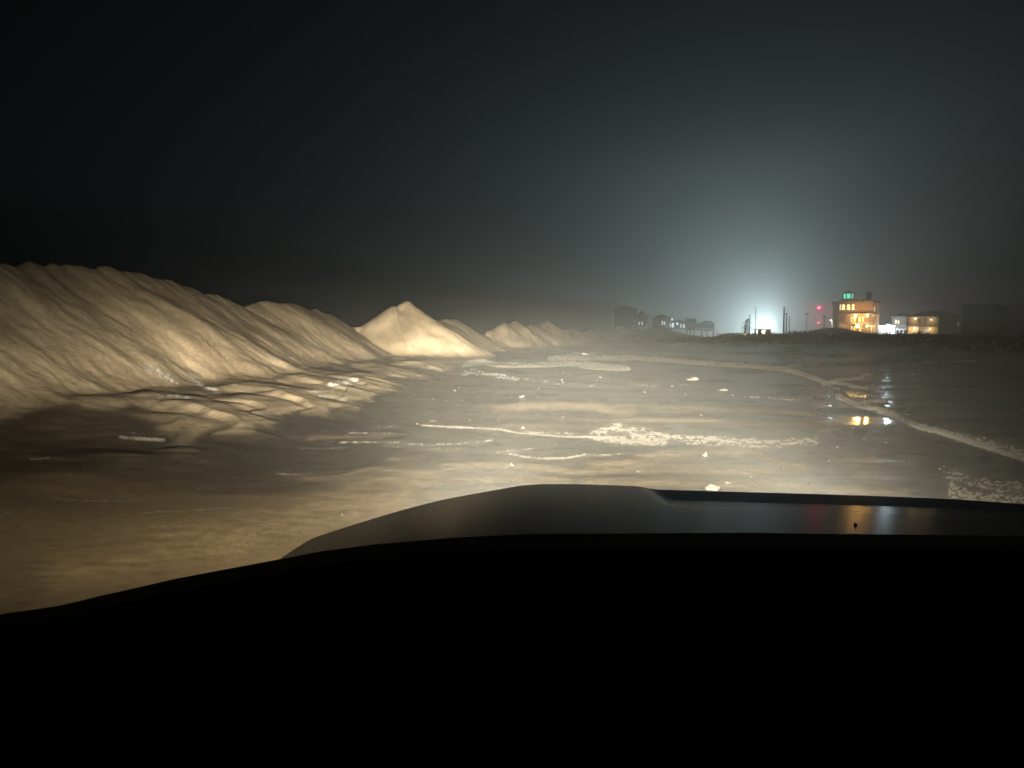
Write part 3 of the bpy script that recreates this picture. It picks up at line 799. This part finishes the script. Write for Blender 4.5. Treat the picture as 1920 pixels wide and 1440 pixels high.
def dark_house(u0, u1, vt, ve, vb, Y, label, parts, wallm='darkwall', wins=(), ridge=.8, dep=8.0, pil=4):
    um = (u0 + u1) / 2; s = Y / F
    x0, _, g = place(um, Y); zz = lambda v: HC + (HZ - v) * s - g; xx = lambda u: (u - um) * s
    t = empty('beach_house', (x0, Y, g), label, 'house')
    facing(t)
    zb = max(zz(vb), .4)
    bm = B(); box(bm, xx(u0), xx(u1), 0, dep, zb, zz(ve)); obj('wall', bm, M[wallm], t)
    bm = B(); hip(bm, xx(u0), xx(u1), 0, dep, zz(ve), zz(vt) - zz(ve), .25, ridge); obj('roof', bm, M['shingle'], t)
    if pil: pilings(t, xx(u0) + .4, xx(u1) - .4, .5, dep - .5, zb, pil)
    deck(t, xx(u0), xx(u1), -1.8, -.02, zb, (xx(u0) + .3, xx(u1) - .3), M['darkwood'], zb=-1.2)
    for (a0, a1, at_, ae, ab) in parts:
        bm = B(); box(bm, xx(a0), xx(a1), .6, dep - 1, max(zz(ab), .3), zz(ae)); w = obj('wing', bm, M[wallm], t)
        bm = B(); hip(bm, xx(a0), xx(a1), .6, dep - 1, zz(ae), max(zz(at_) - zz(ae), .1), .25, ridge); obj('wing_roof', bm, M['shingle'], w)
    for (u, v, wpx, hpx, m) in wins:
        y = 0 if u0 - .1 <= u <= u1 else .6
        window(t, xx(u), zz(v), wpx * s, hpx * s, y, M[m], False, M['darkwall'])
    return t, x0, g, zz, xx

dark_house(1805, 1868, 570, 573.5, 626, 175, 'big dark house with flat-topped roof, rightmost of all', [(1868, 1879, 573, 577, 628)], wins=((1844, 594, 4, 7, 'glass'), (1826, 594, 4, 7, 'glass')), ridge=.35)
dark_house(1787, 1803, 588.5, 591, 628, 215, 'low dark house wedged between the tan house and the biggest dark house', [], wins=((1795, 610, 4, 6, 'glass'),), pil=3)
dark_house(1152, 1193, 572.5, 580, 610, 285, 'dark stilt house with clipped roof and two white windows, leftmost of the houses', [(1193, 1213, 583, 594, 612)], 'darkwall',
           wins=((1197.3, 609.5, 2.2, 5.5, 'cool'), (1203, 609, 2.0, 5.5, 'cool'), (1213 - 1, 612, 1.6, 5, 'blue'), (1189, 603, 1.2, 2, 'cool'), (1186, 614 - 3, 1.2, 1.6, 'cool'), (1165, 603, 2.5, 5, 'glass'), (1176, 603, 2.5, 5, 'glass')), ridge=.7, pil=5)
t, bx0, bg, bz, bxx = dark_house(1224, 1257, 589, 596, 616, 278, 'grey house with a cluster of bluish white windows, right of the stilt house', [(1257, 1284, 600, 604, 616)], 'darkwall',
           wins=((1241, 609, 2, 7, 'cool'), (1245.3, 609, 2, 6, 'cool'), (1256, 613.5, 1.8, 6, 'blue'), (1258.8, 601, 2.4, 4.5, 'cool'), (1260.5, 614, 3.6, 8, 'blue'), (1268.5, 609.5, 3, 4.5, 'cool'), (1275, 615, 2, 8, 'blue'), (1280.5, 614.5, 3, 6, 'cool'), (1248, 613.5, 1.2, 1.4, 'warm')), ridge=.8, pil=4)
light('blue_house_light', 'POINT', world(t, bxx(1262), -2.4, bz(606)), 400, (.7, .85, 1), .3)  # bluish point light without a fixture, in front of the windows
dark_house(1285, 1303, 597, 603, 618, 284, 'small unlit house with a peaked roof beside the blue-windowed house', [(1303, 1312, 605, 607, 618)], 'darkwall', wins=((1294, 612, 2, 4, 'glass'),), ridge=.95, pil=3)
dark_house(1313, 1338, 601, 607, 620, 300, 'faint far house with a low roof behind the white fence', [], 'darkwall', wins=((1325, 616, 2, 4, 'glass'),), ridge=.9, pil=3)

# --- long low tan building with one lit window
def low_building():
    Y = 255.0; s = Y / F; u0 = 1376
    x0, _, g = place(u0, Y); zz = lambda v: HC + (HZ - v) * s - g; xx = lambda u: (u - u0) * s
    t = empty('low_building', (x0, Y, g), 'long low tan building with one amber lit window left of the poles', 'building')
    facing(t)
    bm = B(); box(bm, xx(1354), xx(1402), 0, 6, -.6, zz(626)); obj('wall', bm, M['tan'], t)
    bm = B(); hip(bm, xx(1354), xx(1402), 0, 6, zz(626), .35, .3, .9); obj('roof', bm, M['shingle'], t)
    window(t, xx(1394.5), zz(629), 1.0, .7, 0, M['bulb_warm'], False, M['tan'])
    window(t, xx(1372), zz(631), .9, .6, 0, M['glass'])
    light('window_light', 'POINT', world(t, xx(1394.5), -1.0, zz(627)), 260, (1, .8, .5), .3)
low_building()

# --- white picket rail dropping toward the road
def white_fence():
    Y = 272.0; pts = [(1303, 615.5), (1318, 616), (1335, 617.5), (1343, 619), (1347, 623), (1353, 626.5)]
    P = [at(u, v, Y - k * 2) for k, (u, v) in enumerate(pts)]
    t = empty('white_fence', (P[0].x, P[0].y, hz(P[0].x, P[0].y)), 'white rail fence stepping down beside the far road', 'fence'); o = Vector(t.location)
    bm = B()
    for a, b in zip(P, P[1:]):
        tube(bm, [a - o, b - o], .16 if a.z > 4 else .26, 6); tube(bm, [a - o - Vector((0, 0, .6)), b - o - Vector((0, 0, .6))], .08, 6)
    obj('rail', bm, M['white'], t)
    for p in P:
        bm = B(); box(bm, p.x - o.x - .08, p.x - o.x + .08, p.y - o.y - .08, p.y - o.y + .08, -1.0, p.z - o.z + .1); obj('fence_post', bm, M['white'], t)
    light('fence_fill_light', 'POINT', (P[3].x - .5, P[3].y - 3, P[3].z + 2.5), 500, (.9, .94, 1), .2)  # added light without a fixture, brightens the white rails
white_fence()

# --- flat-roofed lifeguard hut against the floodlight
def hut():
    Y = 195.0; s = Y / F; u0 = 1428
    x0, _, g = place(u0, Y); zz = lambda v: HC + (HZ - v) * s - g; xx = lambda u: (u - u0) * s
    t = empty('beach_hut', (x0, Y, g), 'dark flat-roofed hut with a small yellow light, silhouetted by the floodlight', 'hut')
    facing(t)
    bm = B(); box(bm, xx(1414.5), xx(1441), 0, .12, -.5, zz(626)); box(bm, xx(1414.5), xx(1416.5), .12, 2.6, -.5, zz(618)); box(bm, xx(1441), xx(1444), 0, 2.6, -.5, zz(618)); box(bm, xx(1414.5), xx(1418), 0, .12, zz(626), zz(618)); box(bm, xx(1420), xx(1427), 0, .12, zz(626), zz(618)); box(bm, xx(1434), xx(1441), 0, .12, zz(626), zz(618)); obj('wall', bm, M['darkwood'], t)
    bm = B(); box(bm, xx(1411), xx(1445), -.5, 3.0, zz(618), zz(616.6)); obj('roof', bm, M['darkwood'], t)
    window(t, xx(1430.5), zz(626), 6.5 * s, 7.5 * s, .0, M['glass'], False, M['darkwood'])
    lamp(t, xx(1431.5), -.25, zz(625.5), M['bulb_warm'], .19, 'hut_lamp')
hut()

# --- poles
def pole(u, vt, Y, wpx, label, name='utility_pole', arm=None, mt='darkwood', cap=True, lean=0.0):
    x, y, g = place(u, Y); s = Y / F; zt = HC + (HZ - vt) * s - g; r = wpx * s / 2
    t = empty(name, (x, y, g), label, 'pole')
    bm = B(); tube(bm, [(0, 0, -1), (lean * .5, 0, zt * .5), (lean, 0, zt)], [r * 1.15, r, r * .85], 10); obj('shaft', bm, M[mt], t)
    if arm:
        bm = B(); box(bm, arm[0] * s, arm[1] * s, -.08, .08, zt - arm[2] * s - .12, zt - arm[2] * s + .12); obj('crossarm', bm, M[mt], t)
    return t
pole(1404.5, 590, 215, 1.7, 'short thin dark pole standing in front of the leaning shrub')
pole(1415.3, 575, 193, 1.2, 'tall slim dark pole rising from the left edge of the hut')
pole(1468.3, 576, 190, 2.7, 'thickest and tallest dark pole of the close three right of the hut', 'wooden_pole')
pole(1473.4, 587, 192, 2.2, 'middle of the three close poles, joined near its top to the thickest', 'wooden_pole', (-5, 1, 2.0))
pole(1478.2, 593, 205, 1.6, 'slim shortest pole, right of the three close poles', 'wooden_pole')
pole(1511, 586, 250, 1.1, 'thin faint utility pole between the three poles and the red tower light', arm=(-4, 4, 3))
pole(1543.5, 591, 240, 1.3, 'thin utility pole between the red tower light and the tall wooden house', arm=(-3.5, 3.5, 3))
def white_post():
    x, y, g = place(1557.8, 212); s = 212 / F
    t = empty('lamp_post', (x, y, g), 'slender white lamp post at the left side of the tall wooden house', 'lamp post')
    zt = HC + (HZ - 601) * s - g
    bm = B(); tube(bm, [(.25, 0, -.5), (.15, 0, zt * .6), (0, 0, zt)], [.16, .14, .12], 8); obj('shaft', bm, M['white'], t)
    bm = B(); tube(bm, [(0, 0, zt), (-.35, -.2, zt + .12), (-.7, -.3, zt)], .09, 8); obj('lamp_head', bm, M['bulb_pale'], t)
    light('post_light', 'POINT', (x - .5, y - .6, g + zt - .3), 90, (.92, .95, 1), .15)
white_post()

# --- radio mast with red beacons
def mast():
    Y = 1700.0; s = Y / F; x = (1532 - 960) * s; t = empty('radio_mast', (x, Y, 0), 'distant lattice mast carrying two red beacons, left of the tall house', 'mast')
    zt = HC + (HZ - 574) * s
    bm = B()
    for a in (90, 210, 330): tube(bm, [(1.3 * math.cos(R(a)), 1.3 * math.sin(R(a)), -1), (.5 * math.cos(R(a)), .5 * math.sin(R(a)), zt)], .12, 5)
    for k in range(24):
        z0 = zt * k / 24; z1 = zt * (k + 1) / 24; r0 = 1.3 - .8 * k / 24; r1 = 1.3 - .8 * (k + 1) / 24
        for j in range(3):
            a, b = R(90 + 120 * j), R(210 + 120 * j); tube(bm, [(r0 * math.cos(a), r0 * math.sin(a), z0), (r1 * math.cos(b), r1 * math.sin(b), z1)], .06, 4)
    obj('lattice', bm, M['metal'], t)
    for v, r, e in ((577.5, 2.6, 1200000), (605.5, 1.7, 250000)):
        z = HC + (HZ - v) * s
        bm = B(); bmesh.ops.create_icosphere(bm, subdivisions=2, radius=r)
        for q in bm.verts: q.co = Vector((q.co.x, q.co.y - 1.6, q.co.z * .85 + z))
        obj('beacon', bm, M['red'], t, True)
        light('beacon_light', 'POINT', (x, Y - 6, z), e, (1, .03, .08), 1.0)
mast()

# --- flood light behind the hut
def flood():
    Y = 370.0; x, y, g = place(1436, Y); s = Y / F; zt = HC + (HZ - 621.5) * s - g
    t = empty('flood_light', (x, y, g), 'dazzling white floodlight low behind the flat-roofed hut', 'floodlight')
    bm = B(); tube(bm, [(0, 0, -.5), (0, 0, zt)], .12, 8); obj('stand', bm, M['metal'], t)
    bm = B(); box(bm, -.7, .7, .0, .3, zt - .35, zt + .35, .05); hd = obj('lamp_head', bm, M['metal'], t)
    bm = B(); box(bm, -.62, .62, -.04, -.01, zt - .28, zt + .28); obj('lens', bm, M['flood'], hd)
    d = Vector((-.68, -.77, .4))
    light('flood_light_beam', 'SPOT', (x, y - .7, g + zt), FLOOD_E, (.78, .955, .965), 1.0, d.to_track_quat('-Z', 'Y').to_euler(), spot_size=R(122), spot_blend=1.0)
FLOOD_E = 430000
flood()

# --- parked car with tail lights
def car():
    x, y, g = place(1369, 235)
    t = empty('parked_car', (x, y, g), 'small car seen from behind with glowing pink-red tail lights on the far road', 'car', rz=R(8))
    prof = [(-2.1, .45), (-2.15, .85), (-1.95, .98), (-1.3, 1.42), (.1, 1.45), (.9, 1.0), (1.9, .85), (2.1, .5), (1.9, .35), (-1.9, .35)]
    bm = B(); a = [bm.verts.new((-.85, p, z)) for p, z in prof]; b = [bm.verts.new((.85, p, z)) for p, z in prof]
    for k in range(len(prof)): bm.faces.new((a[k], a[(k + 1) % len(prof)], b[(k + 1) % len(prof)], b[k]))
    bm.faces.new(a); bm.faces.new(b); bmesh.ops.bevel(bm, geom=bm.edges[:], offset=.06, segments=2, affect='EDGES'); obj('body', bm, M['carpaint'], t)
    bm = B(); v = [bm.verts.new(q) for q in ((-.62, -1.93, 1.03), (.62, -1.93, 1.03), (.55, -1.42, 1.40), (-.55, -1.42, 1.40))]; bm.faces.new(v); bmesh.ops.solidify(bm, geom=bm.faces[:], thickness=-.03); obj('rear_window', bm, M['glass'], t)
    for sx in (-1, 1):
        bm = B(); box(bm, sx * .72 - .16, sx * .72 + .16, -2.2, -2.1, .66, .92, .02); obj('tail_light', bm, M['tail'], t)
        for yy in (-1.3, 1.3):
            bm = B(); tube(bm, [(sx * .68, yy, .32), (sx * .88, yy, .32)], .32, 18); w = obj('wheel', bm, M['rubber'], t)
            bm = B(); tube(bm, [(sx * .86, yy, .32), (sx * .895, yy, .32)], .19, 12); obj('rim', bm, M['chrome'], w)
    bm = B(); box(bm, -.16, .16, -2.19, -2.15, .7, .86, .01); obj('number_plate_lamp', bm, M['tail'], t)
    t.location.z = max(g, HC + (HZ - 632.5) * 235 / F - .8)
car()

# --- leaning shrub by the pole
def shrub():
    Y = 216.0; x, y, g = place(1397, Y); s = Y / F
    t = empty('wind_bent_tree', (x, y, g), 'small dark wind-bent tree beside the short thin pole', 'tree')
    bm = B(); hgt = HC + (HZ - 600) * s - g
    tube(bm, [(-.6, 0, -.3), (-.3, 0, hgt * .4), (.5, 0, hgt * .95)], [.16, .12, .03], 7)
    rr = random.Random(3)
    for k in range(9):
        z = hgt * rr.uniform(.3, .8); xb = -.4 + .9 * z / hgt; tube(bm, [(xb, 0, z), (xb + rr.uniform(-.8, .9), rr.uniform(-.7, .7), z + rr.uniform(.4, 1.0))], [.05, .015], 5)
    obj('trunk', bm, M['darkwood'], t)
    bm = B()
    for k in range(900):
        z = hgt * (.22 + .85 * rr.random() ** .9); wv = 1.15 * math.sin(min(1, max(0, (z / hgt - .1) / 1.0)) * math.pi) ** .7
        c = Vector((-.5 + 1.1 * z / hgt + rr.gauss(0, .55) * wv, rr.gauss(0, .5) * wv, z)); q = .13 * rr.uniform(.6, 1.5)
        n = Vector((rr.gauss(0, 1), rr.gauss(0, 1), rr.gauss(0, 1))).normalized(); a = n.orthogonal().normalized() * q; b = n.cross(a)
        bm.faces.new([bm.verts.new(c + p) for p in (a, b * .5, -a, -b * .5)])
    obj('crown', bm, M['leaf'], t)
shrub()

# --- dune grass and scrub on the right-hand dune
def grass():
    rr = random.Random(9); n = 5200
    gx, gy = [], []
    while len(gx) < n:
        yv = rr.uniform(55, 230); xv = rr.uniform(30, 150)
        gx.append(xv); gy.append(yv)
    gx = np.array(gx); gy = np.array(gy); z, a = height(gx, gy)
    ok = (a['rs'] > 5) & (perlin(gx / 8, gy / 8, 81) > -.15)
    bm = B()
    for x, y, zz in zip(gx[ok], gy[ok], z[ok]):
        hh = rr.uniform(.25, .75)
        for k in range(7):
            an = rr.uniform(0, 6.28); w = .035 + .012 * rr.random(); d = Vector((math.cos(an), math.sin(an), 0)); sd = Vector((-d.y, d.x, 0)) * w
            p = Vector((x, y, zz - .05)) + d * rr.uniform(0, .25); m_ = p + d * hh * .25 + Vector((0, 0, hh * .65)); e = p + d * hh * .65 + Vector((0, 0, hh))
            v = [bm.verts.new(q) for q in (p - sd, p + sd, m_ + sd * .7, m_ - sd * .7, e)]
            bm.faces.new((v[0], v[1], v[2], v[3])); bm.faces.new((v[3], v[2], v[4]))
    o = obj('dune_grass', bm, M['grass']); tag(o, 'dark beach grass covering the low dune in front of the houses', 'grass', kind='stuff')
grass()

# ------------------------------------------------------------------ headlights of the vehicle
def headlight(x, energy, aim_deg, wide, col, v_dn, p_dn, v_up, p_up, cone=110, pitch=0.0):
    l = bpy.data.lights.new('headlight_beam', 'SPOT'); l.energy = energy; l.color = col; l.shadow_soft_size = .07
    l.spot_size = R(cone); l.spot_blend = .9
    l.use_nodes = True; nt = l.node_tree; N = nt.nodes; L = nt.links
    em = N['Emission']
    tc = N.new('ShaderNodeTexCoord'); sp = N.new('ShaderNodeSeparateXYZ'); L.new(tc.outputs['Normal'], sp.inputs[0])
    def m(op, a, b=None):
        k = N.new('ShaderNodeMath'); k.operation = op
        for i, q in enumerate((a, b)):
            if q is None: continue
            if isinstance(q, (int, float)): k.inputs[i].default_value = q
            else: L.new(q, k.inputs[i])
        return k.outputs[0]
    v = m('MULTIPLY', sp.outputs['Y'], VSIGN)   # sine of the elevation above the lamp's axis
    def lobe(v0, p): return m('POWER', m('ADD', 1.0, m('POWER', m('ABSOLUTE', m('DIVIDE', v, v0)), 2.0)), -p)
    up = m('GREATER_THAN', v, 0.0)
    prof = m('ADD', m('MULTIPLY', lobe(v_up, p_up), up), m('MULTIPLY', lobe(v_dn, p_dn), m('SUBTRACT', 1.0, up)))
    hx = m('POWER', m('DIVIDE', sp.outputs['X'], wide), 2.0)
    side = m('ADD', m('POWER', 2.718, m('MULTIPLY', hx, -1.0)), .012)
    L.new(m('MULTIPLY', prof, side), em.inputs['Strength'])
    o = link(bpy.data.objects.new('headlight_beam', l)); o.location = (x, 1.93, 1.13); o.rotation_euler = (R(90 + pitch), 0, R(-aim_deg))
    return o
VSIGN = 1.0
for sx in (-.72, .72):
    headlight(TC + sx, 2.25e5, 2.5, .37, (1.0, .855, .63), .080, 2.5, .13, 2.4)
    headlight(TC + sx, 3.5e3, -6, .6, (1.0, .78, .46), .09, 1.6, .09, 1.6, 150, -10)  # added low, wide fill for the near sand, set at the headlights
    headlight(TC + sx, 6.8e5, 2.0, .18, (1.0, .865, .65), .02, 1.6, .055, 2.0)

# ------------------------------------------------------------------ world, haze
w = bpy.data.worlds.new('World'); SC.world = w; w.use_nodes = True
bg = w.node_tree.nodes['Background']; bg.inputs['Color'].default_value = (.75, .9, 1, 1); bg.inputs['Strength'].default_value = .0003

bm = B(); box(bm, -2300, 2300, -2260, 2340, -3, 74)
hm = bpy.data.materials.new('sea_haze'); hm.use_nodes = True
nt = hm.node_tree; nt.nodes.remove(nt.nodes['Principled BSDF'])
pv = nt.nodes.new('ShaderNodeVolumePrincipled'); pv.inputs['Color'].default_value = (.86, .93, .95, 1); pv.inputs['Density'].default_value = .0022; pv.inputs['Anisotropy'].default_value = .56
nt.links.new(pv.outputs[0], nt.nodes['Material Output'].inputs['Volume'])
hm.cycles.homogeneous_volume = True; hm.cycles.volume_sampling = 'MULTIPLE_IMPORTANCE'
tag(obj('haze', bm, hm), 'thin night sea haze filling the air over the beach', 'haze', kind='stuff')

# ------------------------------------------------------------------ camera, render
cam = bpy.data.cameras.new('camera'); co_ = link(bpy.data.objects.new('camera', cam)); SC.camera = co_
cam.sensor_width = 36; cam.lens = 36 * F / 1920; cam.clip_start = .05; cam.clip_end = 6000
co_.location = (0, 0, HC); co_.rotation_euler = (R(90) - PITCH, 0, 0)
SC.view_settings.view_transform = 'Standard'; SC.view_settings.look = 'None'; SC.view_settings.gamma = 1; SC.view_settings.exposure = 0
SC.render.engine = 'CYCLES'
cy = SC.cycles
cy.use_denoising = True
try: cy.denoiser = 'OPENIMAGEDENOISE'
except Exception: pass
cy.volume_bounces = 0; cy.max_bounces = 5; cy.diffuse_bounces = 2; cy.glossy_bounces = 3; cy.transparent_max_bounces = 4
cy.sample_clamp_indirect = 4; cy.sample_clamp_direct = 0; cy.caustics_reflective = False; cy.caustics_refractive = False
cy.use_light_tree = True
